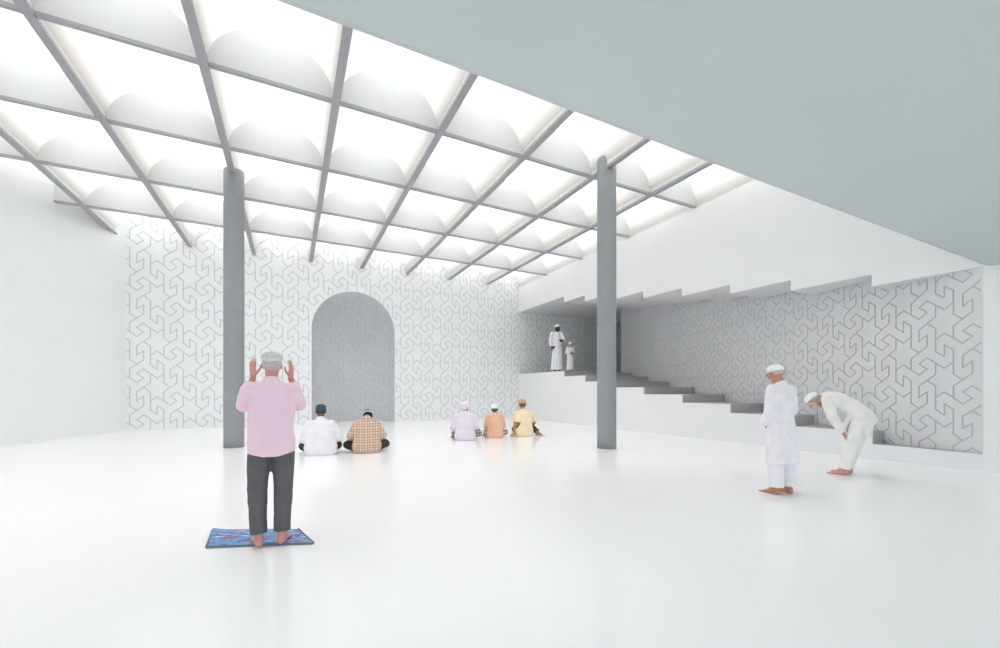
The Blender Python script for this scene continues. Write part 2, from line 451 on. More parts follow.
class Fig:
    """joints in metres for a 1.75 m adult facing +Y, x to the right of the person"""
    def __init__(s, P, skin): s.P = P; s.skin = skin
    def head_axes(s):
        f = V(s.P['face']).normalized(); u = V(s.P.get('up', (0, 0, 1))); u = (u - f*u.dot(f)).normalized()
        return f, u, f.cross(u)
    def body(s, parent, voxel=.0065, hands=True):
        P = s.P; b = MB(); H = V(P['head']); f, u, r = s.head_axes(); hk = P.get('hk', 1.0)
        ax = (r, f, u)
        at = lambda x, y, z: H + (r*x + f*y + u*z)*hk
        sc = lambda t: tuple(q*hk for q in t)
        ell(b, at(0, -.012, .025), sc((.075, .094, .090)), ax)
        ell(b, at(0, .028, -.035), sc((.060, .066, .080)), ax)
        ell(b, at(0, .068, -.098), sc((.026, .022, .020)), ax, 12, 8)
        seg(b, at(0, .090, .012), at(0, .111, -.030), .009*hk, .015*hk); ell(b, at(0, .100, -.034), sc((.020, .013, .010)), ax, 12, 8)
        seg(b, at(-.036, .083, .030), at(.036, .083, .030), .012*hk, .012*hk)
        for q in (-1, 1):
            ell(b, at(.076*q, -.008, -.008), sc((.011, .021, .032)), ax, 12, 8)
            ell(b, at(.031*q, .080, .006), sc((.0145, .013, .012)), ax, 12, 8)
            ell(b, at(.042*q, .062, -.030), sc((.022, .024, .020)), ax, 12, 8)
        ell(b, at(0, .090, -.066), sc((.026, .011, .0065)), ax, 12, 8); ell(b, at(0, .087, -.077), sc((.021, .011, .007)), ax, 12, 8)
        N = V(P['neck']); seg(b, N, H - (u*.05 + f*.01)*hk, .056*hk, .052*hk)
        rt = (V(P['sR']) - V(P['sL'])).normalized()
        pel, wa, ch = V(P['pelvis']), V(P['waist']), V(P['chest'])
        ww = P.get('w', 1.0)
        trunk(b, [(pel - (wa-pel)*.35, .13*ww, .085), (pel, .155*ww, .105), (wa, .135*ww, .095), (ch, .160*ww, .108), (ch.lerp(N, .6), .145*ww, .085), (N, .07, .06)], right=rt)
        for q in 'LR':
            sh, el, wr = V(P['s'+q]), V(P['e'+q]), V(P['w'+q])
            seg(b, ch.lerp(N, .72), sh, .058, .056)
            chain(b, [sh, sh.lerp(el, .35), el, el.lerp(wr, .3), wr], [.054, .050, .039, .042, .026])
            hp, kn, an = V(P['h'+q]), V(P['k'+q]), V(P['a'+q])
            seg(b, pel, hp, .085, .085)
            chain(b, [hp, hp.lerp(kn, .4), kn, kn.lerp(an, .3), an], [.088, .080, .054, .056, .036])
            foot(b, an, P['f'+q], P.get('fu'+q, (0, 0, 1)))
            if hands:
                d, n, c = P['hand'+q]; hand(b, wr, d, n, q == 'L', c)
        def paint(c):
            d = c - H; x, y, z = d.dot(r)/hk, d.dot(f)/hk, d.dot(u)/hk
            if y > .06:
                ex = math.hypot(abs(x)-.031, (z-.006)*1.6)
                if ex < .007: return 2
                if ex < .015: return 1
                if abs(x) < .026 and abs(z+.071) < .0095: return 3
            return 0
        return surface(b, 'body', [SKM[s.skin], M['eye'], M['iris'], LIPM[s.skin]], parent, voxel, 2, paint=paint)
    # ---- head wear, hair
    def shell(s, name, m, parent, grow, keep, voff=(0, -.012, .02), rad=(.075, .094, .092), amp=.003, freq=60):
        H = V(s.P['head']); f, u, r = s.head_axes(); hk = s.P.get('hk', 1.0); b = MB(); n, k = 48, 36
        c0 = V(voff)
        pts = []
        for i in range(k+1):
            t = math.pi*i/k - math.pi/2
            pts.append([V(((rad[0]+grow)*math.cos(t)*math.cos(2*math.pi*j/n), (rad[1]+grow)*math.cos(t)*math.sin(2*math.pi*j/n), (rad[2]+grow)*math.sin(t))) + c0 for j in range(n)])
        W = lambda p: H + (r*p.x + f*p.y + u*p.z)*hk*(1 + amp*10*noise.noise(p*freq))
        for i in range(k):
            for j in range(n):
                q = [pts[i][j], pts[i][(j+1) % n], pts[i+1][(j+1) % n], pts[i+1][j]]
                c = (q[0]+q[1]+q[2]+q[3])/4
                if keep(c): b.face([W(p) for p in q])
        o = b.build(name, m, parent, smooth=True, merge=True)
        so = o.modifiers.new('thick', 'SOLIDIFY'); so.thickness = .012*hk; so.offset = -1
        return o
    def hair(s, m, parent, low=-.055, front=.055):
        return s.shell('hair', m, parent, .005, lambda c: (c.y < .01 and c.z > low) or (c.z > front))
    def beard(s, m, parent, top=-.045, back=.0):
        return s.shell('beard', m, parent, .012, lambda c: c.z < top and c.y > back or (c.z < -.01 and abs(c.x) > .055 and c.y > .0 and c.y < .06), voff=(0, .028, -.04), rad=(.062, .070, .085), amp=.006, freq=80)
    def cap(s, m, parent, low=.035, high=.128, tilt=-.25, name='cap', band=None, flat=.72, bm_=None):
        H = V(s.P['head']); f, u, r = s.head_axes(); hk = s.P.get('hk', 1.0); n = 36; rings = []
        prof = [(low, .94), (low, 1.0), (low+.02, 1.005), (low+.045, .985), (high-.036, .93), (high-.019, .81), (high-.007, .62), (high-.001, .38), (high+.001, .05)]
        for z, k in prof:
            rings.append([H + (r*.084*k*math.cos(2*math.pi*j/n) + f*(-.012 + .103*k*math.sin(2*math.pi*j/n)) + u*(z + tilt*-1*(.103*k*math.sin(2*math.pi*j/n))*.9))*hk for j in range(n)])
        b = MB(); b.loft(rings, cap=True)
        o = b.build(name, m, parent, smooth=True)
        if bm_:
            b2 = MB()
            rr = []
            for z in (low+.004, low+.012, low+.024, low+.03):
                k = 1.03 if low+.005 < z < low+.028 else 1.0
                rr.append([H + (r*.084*k*math.cos(2*math.pi*j/n) + f*(-.012 + .103*k*math.sin(2*math.pi*j/n)) + u*(z + tilt*-1*(.103*k*math.sin(2*math.pi*j/n))*.9))*hk for j in range(n)])
            b2.loft(rr, cap=False); b2.build('cap_band', bm_, o, smooth=True)
        return o
    # ---- clothes
    def top(s, name, m, parent, rings, sl=((.072, .066, .058, .048)), cuff=.93, neckcut=.035, hem=None, voxel=.011, smooth=5, fold=.006, vertical=0.0, extra=None, sleeve=True, seed=0, cuts=()):
        P = s.P; b = MB(); N = V(P['neck']); H = V(P['head']); ch = V(P['chest'])
        rt = (V(P['sR']) - V(P['sL'])).normalized()
        trunk(b, rings, right=rt, n=36)
        for q in 'LR':
            sh, el, wr = V(P['s'+q]), V(P['e'+q]), V(P['w'+q])
            seg(b, ch.lerp(N, .72), sh, .070, .064)
            if sleeve:
                end = el.lerp(wr, cuff) if cuff > 0 else sh.lerp(el, 1+cuff)
                if cuff > 0: chain(b, [sh, sh.lerp(el, .5), el, end + (wr-el).normalized()*.05], [sl[0], sl[1], sl[2], sl[3]])
                else: chain(b, [sh, sh.lerp(el, .5), end + (el-sh).normalized()*.05], [sl[0], sl[1], sl[2]])
        nd = (H - N).normalized()
        seg(b, N - nd*.02, N + nd*.06, .070, .066)
        if extra: extra(b)
        cs = list(cuts) + [(N + nd*neckcut, nd, .13)]
        if sleeve:
            for q in 'LR':
                sh, el, wr = V(P['s'+q]), V(P['e'+q]), V(P['w'+q])
                if cuff > 0: cs.append((el.lerp(wr, cuff), (wr-el).normalized(), .12))
                else: cs.append((sh.lerp(el, 1+cuff), (el-sh).normalized(), .13))
        if hem: cs.append(hem)
        c0 = V(rings[0][0])
        def disp(c, nr):
            g = noise.noise(V((c.x*9+seed, c.y*9, c.z*5)))*.7 + noise.noise(V((c.x*20, c.y*20+seed, c.z*11)))*.45 + abs(noise.noise(V((c.x*13 - c.z*7, c.y*13, c.z*16 + c.x*6 + seed))))*.5
            d = g*fold
            if vertical:
                k = max(0, min(1, (ch.z - c.z)/max(.2, ch.z-c0.z)))
                an = math.atan2(c.y-c0.y, c.x-c0.x)
                d += vertical*k*(math.sin(an*9 + 2*noise.noise(V((c.x*4, c.y*4, c.z*1.5+seed)))*3)*.6 + noise.noise(V((c.x*16, c.y*16, c.z*1.6+seed)))*.8)
            return d
        return surface(b, name, m, parent, voxel, smooth, cs, disp)
    def trousers(s, m, parent, rs=(.112, .100, .080, .070, .066), waist=(.165, .125), cuff=.93, voxel=.011, fold=.005, seed=3, name='trousers', flare=0):
        P = s.P; b = MB(); pel, wa = V(P['pelvis']), V(P['waist'])
        rt = (V(P['hR']) - V(P['hL'])).normalized()
        trunk(b, [(pel - (wa-pel)*.30, waist[0]*.9, waist[1]*.9), (pel, waist[0], waist[1]), (pel.lerp(wa, .7), waist[0]*.92, waist[1]*.92)], right=rt)
        cs = []
        for q in 'LR':
            hp, kn, an = V(P['h'+q]), V(P['k'+q]), V(P['a'+q])
            e = kn.lerp(an, cuff)
            chain(b, [hp, hp.lerp(kn, .5), kn, kn.lerp(an, .5), e + (an-kn).normalized()*.06], rs)
            cs.append((e, (an-kn).normalized(), .16))
        def disp(c, nr):
            return fold*(noise.noise(V((c.x*10+seed, c.y*10, c.z*6)))*.8 + noise.noise(V((c.x*22, c.y*22, c.z*14+seed)))*.5 + abs(noise.noise(V((c.x*8+c.z*5, c.y*9, c.z*15+seed))))*.6)
        return surface(b, name, m, parent, voxel, 4, cs, disp)

def sit(root):
    """flatten whatever presses into the floor"""
    for c in root.children_recursive:
        if c.type == 'MESH':
            for v in c.data.vertices:
                if v.co.z < .002: v.co.z = .002

def settle(root, z=0.0):
    """rest the figure on what carries it"""
    bpy.context.view_layer.update()
    lo = min((c.matrix_world @ v.co).z for c in root.children if c.type == 'MESH' for v in c.data.vertices)
    root.location.z += z - lo

def cloth(name, c, rough=.85, mottle=.05, mscale=9): return mat(name, c, rough, .15, mottle=mottle, mscale=mscale)

def striped(name, base, line, freq, width, axes='xz', line2=None, freq2=0):
    m = bpy.data.materials.new(name); m.use_nodes = True; nt = m.node_tree; b = nt.nodes['Principled BSDF']
    b.inputs['Roughness'].default_value = .85; b.inputs['Specular IOR Level'].default_value = .15
    tc = nt.nodes.new('ShaderNodeTexCoord'); sp = nt.nodes.new('ShaderNodeSeparateXYZ'); nt.links.new(tc.outputs['Object'], sp.inputs[0])
    def lines(ax, fq, wd):
        a = nt.nodes.new('ShaderNodeMath'); a.operation = 'MULTIPLY'; a.inputs[1].default_value = fq; nt.links.new(sp.outputs['XYZ'.index(ax.upper())], a.inputs[0])
        f = nt.nodes.new('ShaderNodeMath'); f.operation = 'FRACT'; nt.links.new(a.outputs[0], f.inputs[0])
        l = nt.nodes.new('ShaderNodeMath'); l.operation = 'LESS_THAN'; l.inputs[1].default_value = wd; nt.links.new(f.outputs[0], l.inputs[0])
        return l.outputs[0]
    cur = None
    col = nt.nodes.new('ShaderNodeRGB'); col.outputs[0].default_value = (*base, 1); cur = col.outputs[0]
    for ax in axes:
        for (lc, fq, wd) in ((line2, freq2, .5), (line, freq, width)):
            if lc is None: continue
            mx = nt.nodes.new('ShaderNodeMix'); mx.data_type = 'RGBA'
            k = nt.nodes.new('ShaderNodeMath'); k.operation = 'MULTIPLY'; k.inputs[1].default_value = .62 if lc is line else .35
            nt.links.new(lines(ax, fq, wd), k.inputs[0]); nt.links.new(k.outputs[0], mx.inputs[0])
            nt.links.new(cur, mx.inputs[6]); mx.inputs[7].default_value = (*lc, 1); cur = mx.outputs[2]
    nt.links.new(cur, b.inputs['Base Color'])
    return m

C_WHITE = cloth('white_cotton', srgb(232, 231, 236)); C_CREAM = cloth('off_white_cotton', srgb(231, 231, 227))
C_CAP = cloth('white_knit', srgb(238, 238, 238), mottle=.1, mscale=60)
H_GREY = mat('grey_hair', srgb(188, 182, 180), .7, .3, mottle=.2, mscale=70); H_DARK = mat('dark_hair', srgb(38, 32, 30), .6, .35, mottle=.2, mscale=70)
H_SALT = mat('salt_and_pepper_hair', srgb(96, 90, 86), .7, .3, mottle=.25, mscale=70)
C_DARK = cloth('charcoal_cotton', srgb(98, 98, 101), mottle=.08); C_BLACK = cloth('black_cotton', srgb(62, 60, 60))

def stand_pose(**k):
    P = dict(head=(0, .035, 1.625), face=(0, 1, 0), neck=(0, 0, 1.475), chest=(0, -.005, 1.27), waist=(0, 0, 1.07), pelvis=(0, 0, .94),
             sL=(-.185, 0, 1.415), sR=(.185, 0, 1.415), hL=(-.09, 0, .90), hR=(.09, 0, .90), kL=(-.10, .02, .50), kR=(.10, .02, .50),
             aL=(-.105, -.02, .085), aR=(.105, -.02, .085), fL=(-.15, 1, 0), fR=(.15, 1, 0))
    P.update(k); return P

def person_pink():
    P = stand_pose(head=(.0, .04, 1.625), face=(0, 1, -.12), sL=(-.172, 0, 1.395), sR=(.172, 0, 1.395), eL=(-.240, .17, 1.255), eR=(.228, .17, 1.255), wL=(-.168, .23, 1.52), wR=(.150, .23, 1.51),
                   handL=((-.06, .02, 1), (.75, .75, 0), .12), handR=((.04, .02, 1), (-.95, .5, 0), .2),
                   hL=(-.095, 0, .90), hR=(.095, 0, .90), kL=(-.115, .02, .50), kR=(.095, .02, .50), aL=(-.10, -.02, .085), aR=(.085, -.02, .085), fL=(-.22, 1, 0), fR=(.22, 1, 0), w=1.0)
    e = empty('person', (-.150, 4.24, .012), R(-2)); e.scale = (.985,)*3; F = Fig(P, 'pink')
    F.body(e, .006)
    F.hair(H_GREY, e, low=-.06, front=.05)
    F.cap(cloth('sheer_white_knit', srgb(200, 196, 196), mottle=.15, mscale=70), e, low=.045, high=.122, tilt=-.34, bm_=cloth('pale_grey_knit', srgb(214, 211, 211), mottle=.15, mscale=80))
    def tail(b): trunk(b, [((0, -.05, .79), .10, .05), ((0, -.045, .9), .160, .08)], n=24)
    F.top('shirt', striped('pink_fine_stripe_shirt', srgb(234, 204, 220), srgb(239, 216, 229), 60, .4, 'x'), e,
          [((0, -.01, .83), .192, .135), ((0, 0, .95), .194, .145), ((0, 0, 1.10), .183, .135), ((0, -.005, 1.27), .190, .135), ((0, -.005, 1.375), .170, .105), ((0, 0, 1.45), .10, .078)],
          sl=(.074, .070, .064, .052), cuff=.80, neckcut=.03, hem=((0, 0, .805), (0, 0, -1), .6), extra=tail, fold=.011, seed=1, cuts=[((0, 0, .79), (.26, 0, -1), .5), ((0, 0, .79), (-.26, 0, -1), .5)])
    F.trousers(C_DARK, e, rs=(.094, .092, .082, .074, .070), waist=(.160, .125), cuff=.93)
    # open collar
    tag(e, 'man in pink shirt and charcoal trousers on the blue rug, both hands raised', 'person')
    settle(e, .015)

def glasses(F, e):
    H = V(F.P['head']); f, u, r = F.head_axes(); b = MB()
    for q in (-1, 1):
        c = H + r*.032*q + f*.100 + u*.006
        rp = [c + r*.021*math.cos(t) + u*.016*math.sin(t) for t in [2*math.pi*i/14 for i in range(15)]]
        for i in range(14): seg(b, rp[i], rp[i+1], .0028, .0028, n=6)
        seg(b, H + r*.056*q + f*.10 + u*.008, H + r*.080*q + u*.008, .0025, .0025, n=6)
    seg(b, H - r*.012 + f*.103 + u*.01, H + r*.012 + f*.103 + u*.01, .0025, .0025, n=6)
    b.build('glasses', mat('dark_glasses', (.03, .03, .035), .2, .5), e, smooth=False)

def person_kurta():
    P = stand_pose(head=(-.02, .06, 1.615), face=(-.15, 1, -.38), neck=(-.005, .005, 1.475), chest=(0, -.02, 1.27), sL=(-.17, .0, 1.395), sR=(.17, .0, 1.395), eL=(-.200, .0, 1.12), eR=(.200, .0, 1.12),
                   wL=(-.13, .135, .93), wR=(.13, .135, .95), handL=((.85, .25, -.35), (0, -1, .1), .35), handR=((-.85, .25, -.35), (0, -1, .1), .35),
                   kL=(-.10, .01, .50), kR=(.10, .01, .50), aL=(-.115, -.01, .085), aR=(.10, -.03, .085), fL=(-.12, 1, 0), fR=(.2, 1, 0))
    e = empty('person', (5.92, 3.29, 0), R(-8)); F = Fig(P, 'tan')
    F.body(e, .0065)
    F.hair(H_GREY, e, low=-.03, front=.09); glasses(F, e)
    F.cap(C_CAP, e, low=.035, high=.128, tilt=-.22)
    def skirt(b):
        trunk(b, [((0, -.01, .40), .225, .17), ((0, -.01, .62), .205, .16), ((0, 0, .85), .185, .145)], n=32, cap=.1)
    F.top('kurta', C_WHITE, e, [((0, -.01, .80), .182, .145), ((0, -.005, .95), .172, .135), ((0, 0, 1.08), .162, .125), ((0, -.015, 1.27), .190, .135), ((0, -.01, 1.39), .180, .105), ((0, 0, 1.455), .11, .08)],
          sl=(.078, .076, .074, .062), cuff=.92, neckcut=.03, hem=((0, 0, .42), (0, 0, -1), .5), extra=skirt, fold=.007, vertical=.011, seed=5)
    F.trousers(C_WHITE, e, rs=(.11, .11, .105, .095, .088), waist=(.15, .11), cuff=.97, fold=.009)
    tag(e, 'man in white cap, glasses and knee-length white kurta standing with bowed head', 'person')
    settle(e)

def person_bowing():
    P = dict(head=(0, .375, 1.115), face=(0, .62, -.78), up=(0, .78, .62), neck=(0, .215, 1.185), chest=(0, .05, 1.115), waist=(0, -.11, 1.0), pelvis=(0, -.215, .89),
             sL=(-.17, .165, 1.145), sR=(.17, .165, 1.145), eL=(-.225, .085, .87), eR=(.225, .085, .87), wL=(-.145, -.03, .63), wR=(.145, -.03, .63),
             handL=((.05, -.35, -1), (.1, -1, .2), .45), handR=((-.05, -.35, -1), (-.1, -1, .2), .45),
             hL=(-.09, -.225, .86), hR=(.09, -.225, .86), kL=(-.11, -.12, .48), kR=(.11, -.12, .48), aL=(-.105, -.03, .085), aR=(.105, -.03, .085), fL=(-.1, 1, 0), fR=(.1, 1, 0))
    e = empty('person', (8.255, 3.60, 0), R(11)); e.scale = (1.09,)*3; F = Fig(P, 'pink')
    F.body(e, .0065)
    F.hair(H_GREY, e, low=-.04, front=.09); F.beard(H_GREY, e, top=-.05)
    F.cap(C_CAP, e, low=.03, high=.128, tilt=-.18)
    def tails(b):
        trunk(b, [((0, -.285, .60), .165, .035), ((0, -.285, .75), .18, .055), ((0, -.24, .90), .165, .085)], n=28, cap=.2)
        trunk(b, [((0, -.03, .66), .19, .03), ((0, -.06, .80), .185, .05), ((0, -.12, .93), .165, .07)], n=28, cap=.2)
    F.top('tunic', C_CREAM, e, [((0, -.27, .80), .175, .13), ((0, -.215, .90), .185, .135), ((0, -.11, 1.0), .175, .125), ((0, .05, 1.115), .19, .125), ((0, .15, 1.165), .17, .105), ((0, .205, 1.185), .10, .085)],
          sl=(.078, .076, .070, .060), cuff=.90, neckcut=.03, extra=tails, fold=.009, seed=9, cuts=[((0, -.285, .62), (0, 0, -1), .24), ((0, 0, .68), (0, 0, -1), .2)])
    F.trousers(C_CREAM, e, rs=(.105, .102, .090, .080, .073), waist=(.150, .110), cuff=.96, fold=.010, seed=4)
    tag(e, 'bearded man in off-white tunic and white cap bowing with hands on his knees', 'person')
    settle(e)

def seated_pose(lean=.0, **k):
    P = dict(head=(0, .10+lean, .715), face=(0, 1, -.25), neck=(0, .045+lean*.6, .585), chest=(0, .01+lean*.3, .40), waist=(0, -.01, .24), pelvis=(0, 0, .115),
             sL=(-.155, .03+lean*.5, .50), sR=(.155, .03+lean*.5, .50), eL=(-.255, .08, .29), eR=(.255, .08, .29), wL=(-.14, .27, .20), wR=(.14, .27, .20),
             handL=((.5, .8, -.2), (.1, -.1, -1), .35), handR=((-.5, .8, -.2), (-.1, -.1, -1), .35),
             hL=(-.10, .02, .11), hR=(.10, .02, .11), kL=(-.30, .27, .13), kR=(.30, .27, .13), aL=(.10, .37, .085), aR=(-.10, .44, .085),
             fL=(.9, .2, -.1), fR=(-.9, .2, -.1), fuL=(.1, -.5, .6), fuR=(-.1, -.5, .6))
    P.update(k); return P

SEAT_RINGS = lambda w=1.0, l=0.0: [((0, -.02, .03), .205*w, .145), ((0, -.015, .12), .222*w, .158), ((0, -.01, .25), .200*w, .140), ((0, .01+l*.3, .40), .198*w, .132), ((0, .028+l*.5, .475), .155*w, .106), ((0, .042+l*.6, .56), .108, .09)]

def person_seated_white():
    P = seated_pose(eL=(-.275, .07, .28), eR=(.275, .07, .28), kL=(-.27, .30, .12), kR=(.27, .30, .12)); e = empty('person', (.593, 9.784, 0), R(-3)); e.scale = (1.30,)*3; F = Fig(P, 'brown')
    F.body(e, .008); F.hair(H_DARK, e, low=-.045, front=.09)
    F.cap(cloth('teal_knit', srgb(66, 83, 94), mottle=.2, mscale=50), e, low=-.01, high=.125, tilt=-.2)
    F.top('shirt', C_WHITE, e, SEAT_RINGS(1.18), sl=(.082, .088, .084, .075), cuff=.45, fold=.008, hem=((0, 0, .002), (0, 0, -1), .5), seed=11)
    F.trousers(C_BLACK, e, rs=(.10, .095, .08, .07, .06), waist=(.15, .11), cuff=.85)
    tag(e, 'person in loose white shirt and dark teal cap sitting on the floor before the niche', 'person'); sit(e)

def person_seated_plaid():
    P = seated_pose(lean=.09, head=(.02, .215, .625), face=(0, .62, -.78), up=(0, .78, .62), kL=(-.325, .22, .12), kR=(.325, .22, .12), eL=(-.27, .10, .28), eR=(.27, .10, .28)); e = empty('person', (1.542, 9.70, 0), R(-8)); e.scale = (1.27,)*3; F = Fig(P, 'brown')
    F.body(e, .008); F.hair(H_DARK, e, low=-.05, front=.09)
    F.cap(C_BLACK, e, low=.02, high=.122, tilt=-.2, bm_=C_CAP)
    F.top('shirt', striped('brown_plaid_cotton', srgb(226, 206, 188), srgb(140, 104, 88), 22, .24, 'xz', srgb(205, 165, 138), 11), e,
          SEAT_RINGS(1.14, .09), sl=(.080, .080, .076, .066), cuff=.5, fold=.007, hem=((0, 0, .002), (0, 0, -1), .5), seed=12)
    F.trousers(C_BLACK, e, rs=(.105, .10, .082, .072, .06), waist=(.17, .13), cuff=.85)
    tag(e, 'person in brown plaid shirt and black cap sitting hunched on the floor before the niche', 'person'); sit(e)

def person_seated_lilac():
    P = seated_pose(lean=.02, head=(.0, .10, .705), face=(.9, 1, -.3), kL=(-.19, .33, .13), kR=(.32, .22, .13)); e = empty('person', (4.377, 10.845, 0), R(-16)); e.scale = (1.30,)*3; F = Fig(P, 'brown')
    lil = cloth('lilac_cotton', srgb(230, 221, 232))
    F.body(e, .009); F.hair(H_DARK, e, low=-.07, front=.09)
    F.cap(C_CAP, e, low=.0, high=.13, tilt=-.25)
    b_scarf = F.shell('scarf', lil, e, .016, lambda c: c.y < -.0 and c.z < .05 and c.z > -.11, amp=.004, freq=30)
    def seat(b): trunk(b, [((0, -.03, .05), .235, .165), ((0, -.03, .17), .22, .16)], n=32)
    F.top('robe', striped('lilac_stripe_cotton', srgb(230, 221, 232), srgb(214, 202, 220), 30, .3, 'x'), e, SEAT_RINGS(1.0, .02), sl=(.080, .082, .078, .066), cuff=.85, fold=.009, hem=((0, 0, .002), (0, 0, -1), .5), extra=seat, seed=13)
    F.trousers(striped('dark_check_cotton', srgb(205, 200, 200), srgb(60, 58, 62), 16, .5, 'xz'), e, rs=(.10, .095, .085, .075, .065), waist=(.15, .11), cuff=.88)
    tag(e, 'person in pale lilac robe and white cap sitting on the floor beside the orange shirt', 'person'); sit(e)

def person_seated_orange():
    P = seated_pose(head=(0, .085, .71), face=(.05, 1, -.15), kL=(-.19, .32, .12), kR=(.30, .25, .12), sL=(-.165, .03, .52), sR=(.165, .03, .52), eL=(-.22, .07, .29), eR=(.22, .08, .29)); e = empty('person', (5.386, 10.989, 0), R(-18)); e.scale = (1.18,)*3; F = Fig(P, 'brown')
    F.body(e, .009); F.hair(H_SALT, e, low=-.075, front=.09)
    F.cap(C_CAP, e, low=.02, high=.135, tilt=-.15)
    F.top('shirt', cloth('orange_cotton', srgb(232, 184, 158), mottle=.06), e, SEAT_RINGS(1.0), sl=(.074, .074, .070, .060), cuff=.6, fold=.007, hem=((0, 0, .002), (0, 0, -1), .5), seed=14)
    F.trousers(striped('black_white_stripe_cotton', srgb(215, 215, 215), srgb(40, 42, 46), 14, .5, 'xz'), e, rs=(.095, .09, .078, .07, .06), waist=(.14, .10), cuff=.9)
    tag(e, 'person in pale orange shirt and white cap sitting on the floor beside the yellow shirt', 'person'); sit(e)

def person_seated_yellow():
    P = seated_pose(lean=-.01, head=(-.02, .09, .725), face=(.1, 1, -.2), sL=(-.162, .0, .51), sR=(.162, .06, .505), eL=(-.215, -.04, .27), eR=(.27, .14, .30),
                    wL=(-.235, -.03, .075), wR=(.25, .33, .22), handL=((-.3, -.6, -.35), (0, .2, -1), .12), handR=((-.2, .9, -.3), (-.6, 0, -.8), .4),
                    kL=(-.15, .38, .14), kR=(.22, .34, .20), aL=(.02, .50, .06), aR=(.37, .17, .06), fL=(.9, .3, -.1), fR=(.75, -.55, -.1), fuL=(0, -.4, .9), fuR=(0, 0, 1))
    e = empty('person', (6.357, 10.961, 0), R(-20)); e.scale = (1.33,)*3; F = Fig(P, 'tan')
    F.body(e, .008); F.hair(H_SALT, e, low=-.075, front=.09)
    F.cap(cloth('tan_knit', srgb(205, 160, 118), mottle=.1, mscale=60), e, low=.02, high=.128, tilt=-.15)
    F.top('shirt', cloth('pale_yellow_cotton', srgb(242, 227, 188), mottle=.05), e, SEAT_RINGS(.98, -.01), sl=(.076, .074, .068), cuff=-.25, fold=.008, hem=((0, 0, .002), (0, 0, -1), .5), seed=15)
    F.trousers(cloth('grey_brown_cotton', srgb(92, 86, 84)), e, rs=(.10, .095, .08, .07, .06), waist=(.16, .125), cuff=.85)
    tag(e, 'person in pale yellow shirt and tan cap sitting and leaning on one arm', 'person'); sit(e)

def person_landing():
    P = stand_pose(head=(0, .03, 1.625), face=(.1, 1, -.1), eL=(-.25, .08, 1.17), eR=(.26, .0, 1.15), wL=(-.10, .25, 1.12), wR=(.24, .07, .91), handL=((.7, .5, 0), (.5, -.8, 0), .5), handR=((0, .1, -1), (-1, 0, 0), .4),
                   aL=(-.08, 0, .085), aR=(.08, 0, .085))
    e = empty('person', (10.80, 15.65, 2.25), R(-192)); e.scale = (1.225,)*3; F = Fig(P, 'dark')
    F.body(e, .009); F.hair(H_DARK, e, low=-.06, front=.09); F.beard(H_DARK, e)
    F.cap(C_CAP, e, low=.025, high=.13, tilt=-.2)
    def skirt(b): trunk(b, [((0, 0, .06), .225, .165), ((0, 0, .45), .20, .15), ((0, 0, .85), .185, .14)], n=32, cap=.1)
    F.top('robe', C_WHITE, e, [((0, 0, .80), .185, .14), ((0, 0, 1.08), .18, .13), ((0, -.005, 1.27), .195, .135), ((0, -.005, 1.39), .18, .105), ((0, 0, 1.455), .11, .08)],
          sl=(.078, .074, .068, .056), cuff=.9, hem=((0, 0, .07), (0, 0, -1), .4), extra=skirt, fold=.006, vertical=.012, seed=21, voxel=.013)
    b = MB(); pts = []
    tag(e, 'man with dark beard in full-length white robe standing on the landing', 'person'); settle(e, 2.25)

def person_child():
    P = stand_pose(hk=1.22, head=(.0, .04, 1.60), face=(.15, 1, -.30), neck=(0, 0, 1.42), sL=(-.17, 0, 1.37), sR=(.17, 0, 1.37), eL=(-.23, .02, 1.10), eR=(.23, .02, 1.10), wL=(-.06, .21, 1.06), wR=(.06, .21, 1.08),
                   handL=((.8, .2, .1), (0, -1, 0), .5), handR=((-.8, .2, .1), (0, -1, 0), .5))
    e = empty('person', (11.20, 15.20, 2.25), R(-190)); e.scale = (.765,)*3; F = Fig(P, 'tan')
    F.body(e, .011); F.hair(H_DARK, e, low=-.06, front=.09)
    F.cap(C_CAP, e, low=.02, high=.13, tilt=-.2)
    def skirt(b): trunk(b, [((0, 0, .08), .225, .165), ((0, 0, .45), .20, .15), ((0, 0, .85), .185, .14)], n=32, cap=.1)
    F.top('robe', C_CREAM, e, [((0, 0, .80), .185, .14), ((0, 0, 1.06), .185, .14), ((0, -.005, 1.23), .195, .14), ((0, -.005, 1.35), .175, .105), ((0, 0, 1.40), .11, .08)],
          sl=(.080, .082, .080, .072), cuff=.9, hem=((0, 0, .09), (0, 0, -1), .4), extra=skirt, fold=.006, vertical=.008, seed=22, voxel=.014)
    tag(e, 'child in white robe and white cap standing on the landing with clasped hands', 'person'); settle(e, 2.25)

